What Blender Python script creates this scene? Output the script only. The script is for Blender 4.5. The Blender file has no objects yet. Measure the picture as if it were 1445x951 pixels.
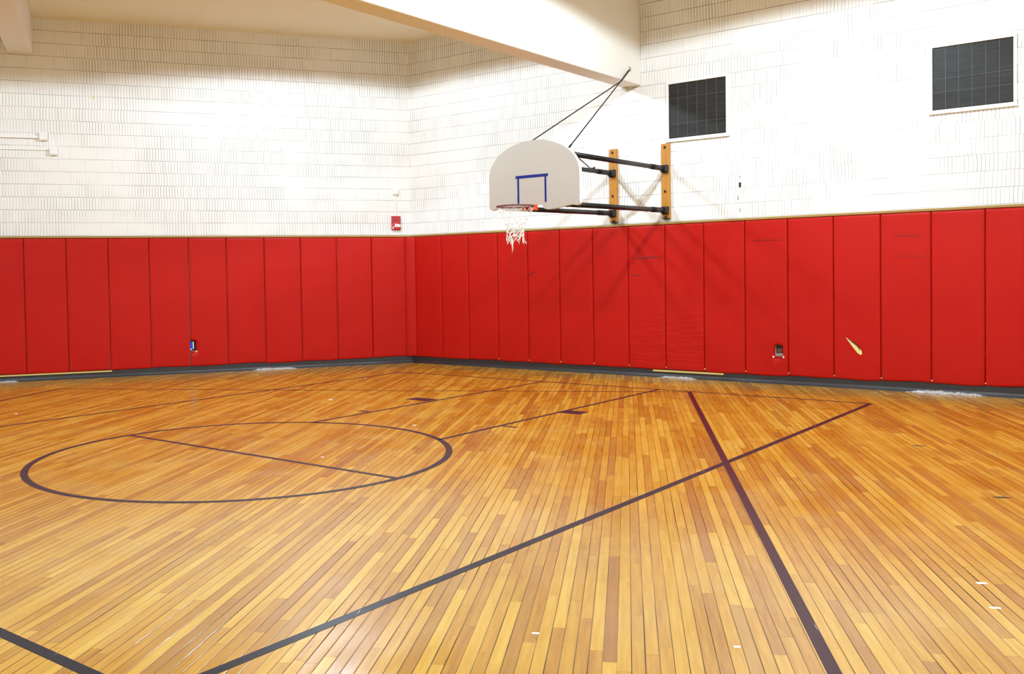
import bpy, bmesh, math, random
from mathutils import Vector, Matrix
random.seed(7)
SC = bpy.context.scene
COL = SC.collection
R = math.radians

# ------------------------------------------------------------------ frames
PHI = R(238.314)
DL = Vector((math.cos(PHI), math.sin(PHI), 0))          # along the left wall, away from the corner
NL = Vector((-DL.y, DL.x, 0))                           # out of the left wall into the room
FR = (Vector((1, 0, 0)), Vector((0, -1, 0)))            # right wall: along, into the room
FL = (DL, NL)
def W(fr, s, d, z):
    o = fr[2] if len(fr) > 2 else Vector((0, 0, 0))
    return o + fr[0] * s + fr[1] * d + Vector((0, 0, z))
WALL_D = -0.05                                          # wall face behind the pads

# ------------------------------------------------------------------ object helpers
def props(o, label=None, cat=None, group=None, kind=None):
    if label: o['label'] = label
    if cat: o['category'] = cat
    if group: o['group'] = group
    if kind: o['kind'] = kind
    return o

def empty(name, loc, label, cat, group=None):
    o = bpy.data.objects.new(name, None)
    o.empty_display_size = 0.1
    COL.objects.link(o)
    o.location = loc
    return props(o, label, cat, group)

def world_loc(o):
    v = Vector((0, 0, 0))
    while o is not None:
        v += o.location
        o = o.parent
    return v

def obj(name, bm, mat, parent=None, loc=None, label=None, smooth=False, cat=None, group=None, kind=None):
    """links bm (built in room coordinates) as one mesh; loc = its own origin"""
    base = world_loc(parent) if parent else Vector((0, 0, 0))
    org = Vector(loc) if loc is not None else base
    bmesh.ops.recalc_face_normals(bm, faces=bm.faces)
    bmesh.ops.translate(bm, verts=bm.verts, vec=-org)
    me = bpy.data.meshes.new(name)
    bm.to_mesh(me); bm.free()
    if smooth:
        for p in me.polygons: p.use_smooth = True
    me.materials.append(mat)
    o = bpy.data.objects.new(name, me)
    COL.objects.link(o)
    if parent: o.parent = parent
    o.location = org - base
    return props(o, label, cat, group, kind)

def BM(): return bmesh.new()

def add_box(bm, pts8_fn, s, d, z, bev=0.0, seg=2):
    """pts8_fn(s,d,z) maps to the room; s,d,z are (lo,hi)"""
    vs = [bm.verts.new(pts8_fn(a, b, c)) for a in s for b in d for c in z]
    f = [(0, 1, 3, 2), (4, 6, 7, 5), (0, 4, 5, 1), (2, 3, 7, 6), (0, 2, 6, 4), (1, 5, 7, 3)]
    fs = [bm.faces.new([vs[i] for i in q]) for q in f]
    if bev > 0:
        ed = set(e for fc in fs for e in fc.edges)
        bmesh.ops.bevel(bm, geom=list(ed), offset=bev, segments=seg, affect='EDGES', profile=0.5)

def fbox(bm, fr, s, d, z, bev=0.0, seg=2):
    add_box(bm, lambda a, b, c: W(fr, a, b, c), s, d, z, bev, seg)

def xbox(bm, x, y, z, bev=0.0, seg=2):
    add_box(bm, lambda a, b, c: Vector((a, b, c)), x, y, z, bev, seg)

def add_tube(bm, pts, r, n=10, cap=True):
    pts = [Vector(p) for p in pts]
    rad = r if isinstance(r, (list, tuple)) else [r] * len(pts)
    rings = []
    up = None
    for i, p in enumerate(pts):
        t = (pts[min(i + 1, len(pts) - 1)] - pts[max(i - 1, 0)]).normalized()
        if up is None:
            a = Vector((0, 0, 1)) if abs(t.z) < 0.9 else Vector((1, 0, 0))
            up = (a - t * a.dot(t)).normalized()
        else:
            up = (up - t * up.dot(t)).normalized()
        b = t.cross(up)
        rings.append([bm.verts.new(p + (up * math.cos(2 * math.pi * k / n) + b * math.sin(2 * math.pi * k / n)) * rad[i]) for k in range(n)])
    for a, b in zip(rings, rings[1:]):
        for k in range(n):
            bm.faces.new((a[k], a[(k + 1) % n], b[(k + 1) % n], b[k]))
    if cap:
        bm.faces.new(rings[0]); bm.faces.new(rings[-1])

def add_ring(bm, c, R0, r, n=48, m=10):
    vs = []
    for i in range(n):
        a = 2 * math.pi * i / n
        d = Vector((math.cos(a), math.sin(a), 0))
        vs.append([bm.verts.new(Vector(c) + d * (R0 + r * math.cos(2 * math.pi * k / m)) + Vector((0, 0, r * math.sin(2 * math.pi * k / m)))) for k in range(m)])
    for i in range(n):
        for k in range(m):
            bm.faces.new((vs[i][k], vs[(i + 1) % n][k], vs[(i + 1) % n][(k + 1) % m], vs[i][(k + 1) % m]))

def add_prism(bm, outline, off):
    a = [bm.verts.new(p) for p in outline]
    b = [bm.verts.new(Vector(p) + off) for p in outline]
    bm.faces.new(a); bm.faces.new(b[::-1])
    n = len(a)
    for i in range(n):
        bm.faces.new((a[i], a[(i + 1) % n], b[(i + 1) % n], b[i]))

# ------------------------------------------------------------------ node helpers
class NT:
    def __init__(self, name):
        self.m = bpy.data.materials.new(name)
        self.m.use_nodes = True
        self.t = self.m.node_tree
        self.b = self.t.nodes['Principled BSDF']
    def n(self, typ, **kw):
        x = self.t.nodes.new(typ)
        for k, v in kw.items(): setattr(x, k, v)
        return x
    def l(self, a, b): self.t.links.new(a, b)
    def put(self, sock, v):
        if hasattr(v, 'links'): self.l(v, sock)
        else: sock.default_value = v
    def math(self, op, a, b=None, c=None, clamp=False):
        x = self.n('ShaderNodeMath', operation=op, use_clamp=clamp)
        for i, v in enumerate((a, b, c)):
            if v is not None: self.put(x.inputs[i], v)
        return x.outputs[0]
    def dot(self, a, vec):
        x = self.n('ShaderNodeVectorMath', operation='DOT_PRODUCT')
        self.l(a, x.inputs[0]); x.inputs[1].default_value = vec
        return x.outputs['Value']
    def comb(self, x, y, z=0.0):
        c = self.n('ShaderNodeCombineXYZ')
        for i, v in enumerate((x, y, z)): self.put(c.inputs[i], v)
        return c.outputs[0]
    def objpos(self): return self.n('ShaderNodeTexCoord').outputs['Object']
    def noise(self, vec, scale, detail=3.0, rough=0.5, out='Fac'):
        x = self.n('ShaderNodeTexNoise')
        self.l(vec, x.inputs['Vector'])
        x.inputs['Scale'].default_value = scale
        x.inputs['Detail'].default_value = detail
        x.inputs['Roughness'].default_value = rough
        return x.outputs[out]
    def white(self, vec, out='Value'):
        x = self.n('ShaderNodeTexWhiteNoise', noise_dimensions='3D')
        self.l(vec, x.inputs['Vector'])
        return x.outputs[out]
    def ramp(self, fac, stops, interp='LINEAR'):
        x = self.n('ShaderNodeValToRGB')
        x.color_ramp.interpolation = interp
        e = x.color_ramp.elements
        while len(e) < len(stops): e.new(0.5)
        for el, (p, c) in zip(e, stops):
            el.position = p
            el.color = (*c, 1) if len(c) == 3 else c
        self.l(fac, x.inputs[0])
        return x.outputs[0]
    def mix(self, fac, a, b, blend='MIX'):
        x = self.n('ShaderNodeMix', data_type='RGBA', blend_type=blend)
        self.put(x.inputs[0], fac)
        for i, v in ((6, a), (7, b)):
            if hasattr(v, 'links'): self.l(v, x.inputs[i])
            else: x.inputs[i].default_value = (*v, 1)
        return x.outputs[2]
    def maprange(self, v, a, b, c=0.0, d=1.0, smooth=False):
        x = self.n('ShaderNodeMapRange')
        if smooth: x.interpolation_type = 'SMOOTHSTEP'
        self.put(x.inputs[0], v)
        for i, q in enumerate((a, b, c, d)): x.inputs[i + 1].default_value = q
        return x.outputs[0]
    def bump(self, h, strength=0.3, dist=0.01):
        x = self.n('ShaderNodeBump')
        x.inputs['Strength'].default_value = strength
        x.inputs['Distance'].default_value = dist
        self.l(h, x.inputs['Height'])
        self.l(x.outputs[0], self.b.inputs['Normal'])
    def base(self, v):
        if hasattr(v, 'links'): self.l(v, self.b.inputs['Base Color'])
        else: self.b.inputs['Base Color'].default_value = (*v, 1)
    def set(self, **kw):
        for k, v in kw.items():
            self.put(self.b.inputs[k.replace('_', ' ')], v)
        return self

def plain(name, col, rough=0.5, metal=0.0, var=0.12, scale=6.0, bump=0.0, spec=0.5):
    t = NT(name)
    p = t.objpos()
    n = t.noise(p, scale, 4)
    dark = tuple(c * (1 - var) for c in col)
    lite = tuple(min(1, c * (1 + var)) for c in col)
    t.base(t.mix(n, dark, lite))
    t.set(Roughness=rough, Metallic=metal)
    t.b.inputs['Specular IOR Level'].default_value = spec
    if bump: t.bump(t.noise(p, scale * 8, 3), bump, 0.004)
    return t.m

# ---- ribbed white block wall
def wall_mat(name, direction, row_off, s_off, seed):
    t = NT(name)
    p = t.objpos()
    s = t.math('ADD', t.dot(p, direction), s_off)
    z = t.dot(p, (0, 0, 1))
    rowf = t.math('ADD', t.math('DIVIDE', z, 0.2032), row_off)
    row = t.math('FLOOR', rowf)
    fz = t.math('SUBTRACT', rowf, row)
    # distance to the bed joint (metres)
    dz = t.math('MULTIPLY', t.math('MINIMUM', fz, t.math('SUBTRACT', 1.0, fz)), 0.2032)
    # wandering of the scores, per course shift
    wob = t.math('MULTIPLY', t.math('SUBTRACT', t.noise(t.comb(s, z, seed), 2.3, 2), 0.5), 0.03)
    shift = t.math('MULTIPLY', t.white(t.comb(row, seed, 0.3)), 0.0452)
    sw = t.math('ADD', t.math('ADD', s, wob), shift)
    cf = t.math('DIVIDE', sw, 0.0452)
    ci = t.math('FLOOR', cf)
    fc = t.math('SUBTRACT', cf, ci)
    dc = t.math('MULTIPLY', t.math('MINIMUM', fc, t.math('SUBTRACT', 1.0, fc)), 0.0452)
    # block ends every nine scores, running bond
    bf = t.math('DIVIDE', t.math('ADD', sw, t.math('MULTIPLY', t.math('MODULO', row, 2.0), 0.2034)), 0.4068)
    fb = t.math('FRACT', bf)
    db = t.math('MULTIPLY', t.math('MINIMUM', fb, t.math('SUBTRACT', 1.0, fb)), 0.4068)
    pres = t.maprange(t.noise(t.comb(s, t.math('MULTIPLY', z, 1.4), seed + 3.1), 0.55, 3, 0.55), 0.40, 0.56, 0.08, 1.0, True)
    jit = t.maprange(t.white(t.comb(ci, row, seed)), 0.0, 1.0, 0.35, 1.0)
    gv = t.math('MULTIPLY', t.math('MULTIPLY', t.maprange(dc, 0.003, 0.0075, 1.0, 0.0, True), pres), jit)
    gh = t.math('MULTIPLY', t.maprange(dz, 0.0025, 0.006, 1.0, 0.0, True), t.maprange(t.noise(t.comb(s, row, seed), 1.6, 3), 0.35, 0.6, 0.3, 1.0))
    gb = t.math('MULTIPLY', t.maprange(db, 0.002, 0.005, 1.0, 0.0, True), 0.35)
    g = t.math('MAXIMUM', t.math('MAXIMUM', gv, gh), gb)
    paint = t.mix(t.noise(t.comb(s, z, seed), 1.1, 4), (0.80, 0.795, 0.77), (0.86, 0.855, 0.835))
    # scores and joints go darker and browner towards the top courses
    topmix = t.maprange(t.math('ADD', z, t.math('MULTIPLY', t.noise(t.comb(s, z, 9.0), 3.0, 2), 0.35)), 4.9, 5.3, 0.0, 1.0, True)
    gcol = t.mix(topmix, (0.36, 0.355, 0.34), (0.24, 0.205, 0.16))
    col = t.mix(g, paint, gcol)
    t.base(col)
    t.set(Roughness=0.6)
    t.bump(t.math('SUBTRACT', 1.0, g), 0.35, 0.004)
    return t.m

# ---- strip wood floor
PA = R(28.127)
PX_DIR = (math.cos(PA), math.sin(PA), 0)               # across the boards
PY_DIR = (-math.sin(PA), math.cos(PA), 0)              # along the boards
def floor_mat():
    t = NT('maple_strip_floor')
    p = t.objpos()
    u = t.dot(p, PX_DIR); v = t.dot(p, PY_DIR)
    bw = 0.0572
    uf = t.math('DIVIDE', t.math('ADD', u, 0.012), bw); ui = t.math('FLOOR', uf)
    fu = t.math('SUBTRACT', uf, ui)
    r1 = t.white(t.comb(ui, 1.7, 0.0)); r2 = t.white(t.comb(ui, 8.3, 2.0))
    ln = t.maprange(r2, 0, 1, 0.7, 2.2)
    vf = t.math('ADD', t.math('DIVIDE', v, ln), t.math('MULTIPLY', r1, 7.0)); vi = t.math('FLOOR', vf)
    fv = t.math('SUBTRACT', vf, vi)
    du = t.math('MULTIPLY', t.math('MINIMUM', fu, t.math('SUBTRACT', 1.0, fu)), bw)
    dv = t.math('MULTIPLY', t.math('MINIMUM', fv, t.math('SUBTRACT', 1.0, fv)), ln)
    pid = t.comb(ui, vi, 3.0)
    rc = t.white(pid)
    rs = t.n('ShaderNodeTexWhiteNoise', noise_dimensions='3D'); t.l(pid, rs.inputs['Vector'])
    shift = t.math('MULTIPLY', rs.outputs['Value'], 30.0)
    gv = t.comb(t.math('ADD', t.math('MULTIPLY', u, 26.0), shift), t.math('MULTIPLY', v, 1.6), shift)
    grain = t.noise(gv, 1.6, 6, 0.62)
    tone = t.math('ADD', t.math('MULTIPLY', rc, 0.40), t.math('MULTIPLY', grain, 0.60))
    col = t.ramp(tone, [(0.15, FLOOR_C[0]), (0.36, FLOOR_C[1]), (0.56, FLOOR_C[2]), (0.86, FLOOR_C[3])])
    # a few reddish heartwood boards
    red = t.math('GREATER_THAN', t.white(t.comb(vi, ui, 11.0)), 0.94)
    col = t.mix(t.math('MULTIPLY', red, 0.5), col, FLOOR_RED)
    # worn, dirty patches
    dirt = t.maprange(t.noise(p, 0.9, 5, 0.6), 0.52, 0.75, 0.0, 0.45, True)
    col = t.mix(dirt, col, FLOOR_DIRT)
    # open seams
    sr = t.white(t.comb(ui, 4.4, 6.0))
    seamw = t.maprange(sr, 0.0, 1.0, 0.0010, 0.0031)
    sj = t.math('DIVIDE', du, seamw)
    seam = t.math('MULTIPLY', t.maprange(sj, 0.6, 1.5, 1.0, 0.0, True), t.maprange(t.noise(t.comb(ui, t.math('MULTIPLY', v, 0.9), 2.0), 1.0, 3), 0.35, 0.62, 0.35, 1.0))
    butt = t.math('MULTIPLY', t.maprange(dv, 0.0008, 0.0016, 1.0, 0.0, True), 0.55)
    sm = t.math('MAXIMUM', seam, butt)
    col = t.mix(sm, col, (0.030, 0.013, 0.006))
    t.base(col)
    # every board sits a little crooked and cupped (heights in metres)
    tilt = t.math('MULTIPLY', t.math('MULTIPLY', t.math('SUBTRACT', fu, 0.5), bw), t.maprange(t.white(t.comb(vi, ui, 5.0)), 0, 1, -0.014, 0.014))
    cup = t.math('MULTIPLY', t.math('POWER', t.math('ABSOLUTE', t.math('SUBTRACT', fu, 0.5)), 2.0), 0.0010)
    h = t.math('ADD', t.math('ADD', tilt, cup), t.math('MULTIPLY', sm, -0.0006))
    h = t.math('ADD', h, t.math('MULTIPLY', t.noise(p, 1.6, 2), 0.0035))
    t.bump(h, 1.0, 1.0)
    ro = t.maprange(t.noise(p, 2.2, 4), 0.3, 0.7, 0.16, 0.30)
    t.set(Roughness=ro, Coat_Weight=0.12, Coat_Roughness=0.10)
    t.l(t.math('MULTIPLY', t.math('SUBTRACT', 1.0, sm), 0.56), t.b.inputs['Specular IOR Level'])
    return t.m

FLOOR_C = [(0.31, 0.114, 0.006), (0.45, 0.205, 0.011), (0.57, 0.305, 0.024), (0.70, 0.445, 0.064)]
FLOOR_RED = (0.28, 0.10, 0.018)
FLOOR_DIRT = (0.34, 0.15, 0.02)

def line_mat(name, col):
    t = NT(name)
    p = t.objpos()
    n = t.noise(p, 7.0, 5, 0.65)
    c = t.mix(n, tuple(x * 0.75 for x in col), tuple(x * 1.3 for x in col))
    u = t.dot(p, PX_DIR); v = t.dot(p, PY_DIR)
    uf = t.math('DIVIDE', t.math('ADD', u, 0.012), 0.0572)
    fu = t.math('FRACT', uf)
    du = t.math('MULTIPLY', t.math('MINIMUM', fu, t.math('SUBTRACT', 1.0, fu)), 0.0572)
    seam = t.maprange(du, 0.0008, 0.002, 1.0, 0.0, True)
    c = t.mix(t.math('MULTIPLY', seam, 0.6), c, (0.02, 0.015, 0.012))
    # chipped paint along some board edges
    chip = t.math('MULTIPLY', t.maprange(t.noise(t.comb(t.math('FLOOR', uf), t.math('MULTIPLY', v, 3.0), 1.0), 1.0, 4), 0.63, 0.68, 0.0, 1.0), t.maprange(du, 0.002, 0.005, 1.0, 0.0))
    c = t.mix(t.math('MULTIPLY', chip, 0.9), c, (0.62, 0.52, 0.36))
    t.base(c)
    t.set(Roughness=0.30)
    t.b.inputs['Specular IOR Level'].default_value = 0.14
    return t.m

# ---- red vinyl of the pads
def vinyl_mat(name, wrinkle):
    t = NT(name)
    p = t.objpos()
    big = t.noise(p, 1.3, 3)
    c = t.mix(big, (0.42, 0.0075, 0.004), (0.50, 0.010, 0.006))
    # scuffs
    x = t.n('ShaderNodeSeparateXYZ'); t.l(p, x.inputs[0])
    sc = t.noise(t.comb(t.math('MULTIPLY', x.outputs[0], 2.0), t.math('MULTIPLY', x.outputs[1], 2.0), t.math('MULTIPLY', x.outputs[2], 30.0)), 1.0, 3)
    c = t.mix(t.maprange(sc, 0.73, 0.80, 0.0, 0.35, True), c, (0.16, 0.008, 0.008))
    t.base(c)
    t.set(Roughness=t.maprange(t.noise(p, 5.0, 4), 0.3, 0.7, 0.34, 0.5))
    t.b.inputs['Specular IOR Level'].default_value = 0.16
    if wrinkle:
        w = t.noise(t.comb(t.math('MULTIPLY', x.outputs[0], 1.4), t.math('MULTIPLY', x.outputs[1], 1.4), t.math('MULTIPLY', x.outputs[2], 11.0)), 1.6, 3)
        low = t.maprange(x.outputs[2], 0.2, 1.5, 1.0, 0.0, True)
        h = t.math('MULTIPLY', w, low)
        t.bump(h, 0.45, 0.03)
    else:
        t.bump(t.noise(p, 2.0, 2), 0.25, 0.03)
    return t.m

def wood_mat(name, a, b, axis_scale=(14, 14, 0.7), rough=0.5):
    t = NT(name)
    p = t.objpos()
    mp = t.n('ShaderNodeMapping'); t.l(p, mp.inputs[0]); mp.inputs['Scale'].default_value = axis_scale
    n = t.noise(mp.outputs[0], 2.0, 6, 0.6)
    t.base(t.mix(n, a, b))
    t.set(Roughness=rough)
    t.bump(n, 0.15, 0.003)
    return t.m

def ceil_mat():
    t = NT('painted_ceiling')
    p = t.objpos()
    n = t.noise(p, 0.8, 5, 0.6)
    c = t.mix(n, (0.78, 0.73, 0.56), (0.84, 0.79, 0.62))
    spots = t.maprange(t.noise(p, 7.0, 2), 0.74, 0.78, 0.0, 0.3)
    c = t.mix(spots, c, (0.5, 0.38, 0.2))
    t.base(c); t.set(Roughness=0.75)
    t.bump(t.noise(p, 30, 3), 0.08, 0.003)
    return t.m

M = {}
M['wall_r'] = wall_mat('ribbed_block_right', (1, 0, 0), 0.62, 0.0, 1.0)
M['wall_l'] = wall_mat('ribbed_block_left', tuple(DL), 0.62, 0.0, 5.0)
M['wall_plain'] = plain('painted_wall', (0.80, 0.78, 0.72), 0.65, var=0.05, scale=1.0, bump=0.1)
M['floor'] = floor_mat()
M['ceil'] = ceil_mat()
M['beam'] = plain('beam_paint', (0.80, 0.765, 0.70), 0.6, var=0.04, scale=1.2, bump=0.08)
M['navy'] = line_mat('navy_line_paint', (0.013, 0.015, 0.026))
M['maroon'] = line_mat('maroon_line_paint', (0.042, 0.011, 0.018))
M['red'] = vinyl_mat('red_vinyl', False)
M['red_wr'] = vinyl_mat('red_vinyl_wrinkled', True)
M['ply'] = wood_mat('backing_plywood', (0.40, 0.22, 0.09), (0.58, 0.36, 0.16))
M['ledge'] = wood_mat('yellowed_ledge_wood', (0.26, 0.15, 0.03), (0.46, 0.29, 0.07), (0.9, 0.9, 20))
M['batten'] = wood_mat('yellow_batten', (0.50, 0.36, 0.08), (0.80, 0.64, 0.22), (3, 3, 30), 0.6)
M['post'] = wood_mat('varnished_post', (0.38, 0.15, 0.008), (0.56, 0.255, 0.016), (18, 18, 0.8), 0.4)
M['base'] = plain('grey_rubber_base', (0.022, 0.021, 0.023), 0.4, var=0.3, scale=3, bump=0.1)
M['scuff'] = plain('rubber_scuff', (0.12, 0.010, 0.010), 0.55, var=0.3, scale=30)
M['foam'] = plain('yellow_foam', (0.83, 0.70, 0.28), 0.9, var=0.2, scale=30, bump=0.4)
M['black'] = plain('black_steel', (0.006, 0.0055, 0.006), 0.4, var=0.2, scale=8, spec=0.3)
M['dark'] = plain('dark_steel', (0.012, 0.013, 0.020), 0.45, var=0.2, scale=8, spec=0.3)
M['board'] = plain('backboard_paint', (0.49, 0.45, 0.405), 0.45, var=0.04, scale=2)
M['boardedge'] = plain('backboard_edge_paint', (0.86, 0.85, 0.83), 0.45, var=0.03, scale=3)
M['blue'] = plain('blue_stripe', (0.005, 0.018, 0.20), 0.45, var=0.1, spec=0.2)
M['rim'] = plain('orange_rim', (0.72, 0.085, 0.015), 0.4, var=0.15, scale=12)
M['rimdark'] = plain('dark_rim', (0.16, 0.055, 0.05), 0.5, var=0.3, scale=20)  # darker, browner red than the rim bracket
M['net'] = plain('net_cord', (0.80, 0.80, 0.76), 0.8, var=0.12, scale=20)
M['cord'] = plain('tan_cross_line', (0.52, 0.42, 0.24), 0.7, var=0.2, scale=12)  # tan of the crossed lines between the hoop posts
M['white'] = plain('white_plastic', (0.82, 0.82, 0.80), 0.4, var=0.04)
M['frame'] = plain('white_frame_paint', (0.84, 0.84, 0.83), 0.45, var=0.05, scale=5)
M['alarm'] = plain('alarm_red', (0.45, 0.010, 0.012), 0.35, var=0.08)
M['steel'] = plain('worn_steel', (0.50, 0.50, 0.48), 0.4, 0.6, var=0.2, scale=15)
M['tape'] = plain('silver_tape', (0.88, 0.89, 0.92), 0.25, 0.2, var=0.25, scale=25, bump=0.5)
M['paper'] = plain('white_tape', (0.85, 0.85, 0.86), 0.5, var=0.08, scale=20)
M['hole'] = plain('dark_hole', (0.02, 0.018, 0.014), 0.9, var=0.3, scale=30)
M['bluebox'] = plain('blue_outlet_box', (0.008, 0.05, 0.62), 0.35, var=0.1)
M['ltblue'] = plain('pale_blue_tab', (0.25, 0.62, 0.85), 0.4, var=0.05)
M['brown'] = plain('brown_outlet', (0.10, 0.05, 0.025), 0.4, var=0.15)
M['plate'] = plain('grey_plate', (0.38, 0.44, 0.40), 0.4, var=0.2, scale=20)
M['mortar'] = plain('crumbled_mortar', (0.62, 0.60, 0.52), 0.95, var=0.3, scale=30, bump=0.6)

def mesh_screen_mat():
    t = NT('dark_window_mesh')
    p = t.objpos()
    x = t.n('ShaderNodeSeparateXYZ'); t.l(p, x.inputs[0])
    st = t.noise(t.comb(t.math('MULTIPLY', x.outputs[0], 1.3), 0.0, t.math('MULTIPLY', x.outputs[2], 26.0)), 1.3, 4)
    c = t.mix(t.maprange(st, 0.35, 0.7), (0.012, 0.0115, 0.010), (0.030, 0.029, 0.026))
    fx = t.math('FRACT', t.math('MULTIPLY', x.outputs[0], 70.0)); fz = t.math('FRACT', t.math('MULTIPLY', x.outputs[2], 70.0))
    wire = t.math('MAXIMUM', t.math('GREATER_THAN', fx, 0.75), t.math('GREATER_THAN', fz, 0.75))
    c = t.mix(t.math('MULTIPLY', wire, 0.30), c, (0.06, 0.06, 0.055))
    t.base(c); t.set(Roughness=0.45)
    t.b.inputs['Specular IOR Level'].default_value = 0.2
    return t.m
M['screen'] = mesh_screen_mat()
M['wire'] = plain('grey_grid_wire', (0.07, 0.07, 0.073), 0.5, var=0.2)

# ------------------------------------------------------------------ the room
CEIL = 5.75
P0 = Vector((-0.0279, 0.05, 0)); P1 = Vector((16, 0.05, 0)); P2 = Vector((16, -19, 0)); P3 = Vector((-2, -19, 0))
P4 = DL * 13 + NL * WALL_D
POLY = [P0, P1, P2, P3, P4]
cen = sum(POLY, Vector()) / 5
def offset_poly(poly, t):
    out = []
    n = len(poly)
    for i in range(n):
        a, b, c = poly[i - 1], poly[i], poly[(i + 1) % n]
        def outn(p, q):
            e = (q - p).normalized(); nn = Vector((e.y, -e.x, 0))
            if nn.dot((p + q) / 2 - cen) < 0: nn = -nn
            return nn
        n1, n2 = outn(a, b), outn(b, c)
        m = (n1 + n2) / (1 + n1.dot(n2))
        out.append(b + m * t)
    return out
OUT = offset_poly(POLY, 0.22)
def wall(name, i, mat):
    j = (i + 1) % 5
    bm = BM()
    pts = [POLY[i], POLY[j], OUT[j], OUT[i]]
    add_prism(bm, [Vector((p.x, p.y, 0)) for p in pts], Vector((0, 0, CEIL)))
    return obj(name, bm, mat, kind='structure')
WR = wall('wall_right', 0, M['wall_r'])
wall('wall_side', 1, M['wall_plain'])
wall('wall_back', 2, M['wall_plain'])
wall('wall_far', 3, M['wall_plain'])
WL = wall('wall_left', 4, M['wall_l'])
bm = BM(); add_prism(bm, [Vector((p.x, p.y, -0.12)) for p in OUT], Vector((0, 0, 0.12)))
FLOOR = obj('floor', bm, M['floor'], kind='structure')
bm = BM(); add_prism(bm, [Vector((p.x, p.y, CEIL)) for p in OUT], Vector((0, 0, 0.15)))
obj('ceiling', bm, M['ceil'], kind='structure')

# beams
bm = BM(); xbox(bm, (4.27, 4.573), (-18.98, 0.05), (4.365, CEIL), 0.008, 1)
BEAM = obj('ceiling_beam', bm, M['beam'], kind='structure', label='deep white ceiling beam ending on the right wall above the basketball hoop')
bm = BM(); fbox(bm, FL, (6.19, 6.555), (WALL_D, 8.7), (5.165, CEIL), 0.008, 1)
obj('ceiling_beam', bm, M['beam'], kind='structure', label='shallow ceiling beam at the upper left ending on the left wall')
# crumbled mortar where the deep beam meets the wall
bm = BM()
for (a, b, r) in ((4.30, 4.352, 0.03), (4.335, 4.345, 0.034), (4.375, 4.35, 0.028), (4.41, 4.356, 0.022), (4.345, 4.325, 0.022)):
    bmesh.ops.create_icosphere(bm, subdivisions=2, radius=r, matrix=Matrix.Translation((a, 0.035, b)))
for v in bm.verts: v.co += Vector((random.uniform(-1, 1), random.uniform(-.5, .5), random.uniform(-1, 1))) * 0.007
obj('mortar_patch', bm, M['mortar'], parent=BEAM, label='crumbling mortar patch under the beam end')

# baseboards: sloped grey cove base with a pale toe
def baseboard(name, fr, s0, s1):
    bm = BM()
    prof = [(-0.05, 0.0), (0.012, 0.0), (0.010, 0.006), (-0.006, 0.022), (-0.018, 0.05), (-0.022, 0.128), (-0.05, 0.128)]
    n = 40
    rings = []
    for i in range(n + 1):
        s = s0 + (s1 - s0) * i / n
        rings.append([bm.verts.new(W(fr, s, d + (0.002 * math.sin(i * 1.7) if 0 < k < 4 else 0), z)) for k, (d, z) in enumerate(prof)])
    for a, b in zip(rings, rings[1:]):
        for k in range(len(prof)):
            bm.faces.new((a[k], a[(k + 1) % len(prof)], b[(k + 1) % len(prof)], b[k]))
    bm.faces.new(rings[0]); bm.faces.new(rings[-1])
    return obj(name, bm, M['base'], kind='structure')
baseboard('baseboard_right', FR, -0.01, 15.9)
baseboard('baseboard_left', FL, -0.01, 12.9)

# wooden ledge over the pads
def ledge(name, fr, s0, s1):
    bm = BM()
    fbox(bm, fr, (s0, s1), (WALL_D, 0.004), (2.268, 2.300), 0.004, 1)
    return obj(name, bm, M['ledge'], kind='structure', label='thin yellowed wooden ledge along the top of the pads')
ledge('trim_1', FR, -0.02, 12.6)
ledge('trim_2', FL, -0.02, 9.0)

# ------------------------------------------------------------------ court markings (painted on the floor: parts of it)
Z0, Z1 = 0.0, 0.0012
LWD = 0.055
def strip(name, a, b, w, mat, label):
    th = 0.0007 if mat is M['maroon'] else Z1
    a = Vector((*a, 0)); b = Vector((*b, 0))
    t = (b - a).normalized(); n = Vector((-t.y, t.x, 0)) * w / 2
    bm = BM()
    add_prism(bm, [q + Vector((0, 0, Z0)) for q in (a - n, b - n, b + n, a + n)], Vector((0, 0, th)))
    return obj(name, bm, mat, parent=FLOOR, label=label)
XS1, XL1, XL2, XS2, YB, YF, YD, XC, RC = 0.951, 3.666, 5.51, 8.182, -1.352, -7.537, -11.02, 4.522, 1.83
strip('baseline', (XS1, YB), (XS2, YB), 0.05, M['navy'], 'dark baseline painted along the right wall')
strip('sideline', (XS1, YB), (XS1, -18.0), LWD, M['navy'], 'dark basketball sideline on the left, running toward the left wall side')
strip('sideline', (XS2, YB), (XS2, -18.0), LWD + 0.004, M['navy'], 'long dark basketball sideline crossing the foreground')
strip('division_line', (XS1, YD), (XS2, YD), 0.06, M['navy'], 'dark line in the lower left corner of the picture')
for x, wh in ((XL1, 'far'), (XL2, 'near')):
    yy = YF + math.sqrt(RC ** 2 - (x - XC) ** 2)
    strip('lane_line', (x, YB), (x, yy), 0.05, M['navy'], wh + ' lane line from the circle to the baseline')
bm = BM()
n = 120; ri, ro = RC - 0.03, RC + 0.03
A = []
for i in range(n):
    a = 2 * math.pi * i / n
    c = Vector((XC + math.cos(a) * 0, YF, 0)); d = Vector((math.cos(a), math.sin(a), 0))
    A.append([bm.verts.new(c + d * r + Vector((0, 0, z))) for r, z in ((ri, Z0), (ro, Z0), (ro, Z1), (ri, Z1))])
for i in range(n):
    for k in range(4):
        bm.faces.new((A[i][k], A[i][(k + 1) % 4], A[(i + 1) % n][(k + 1) % 4], A[(i + 1) % n][k]))
obj('free_throw_circle', bm, M['navy'], parent=FLOOR, label='dark free throw circle')
strip('free_throw_line', (XC - RC + 0.03, YF), (XC + RC - 0.03, YF), 0.05, M['navy'], 'dark free throw line across the circle')
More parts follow.
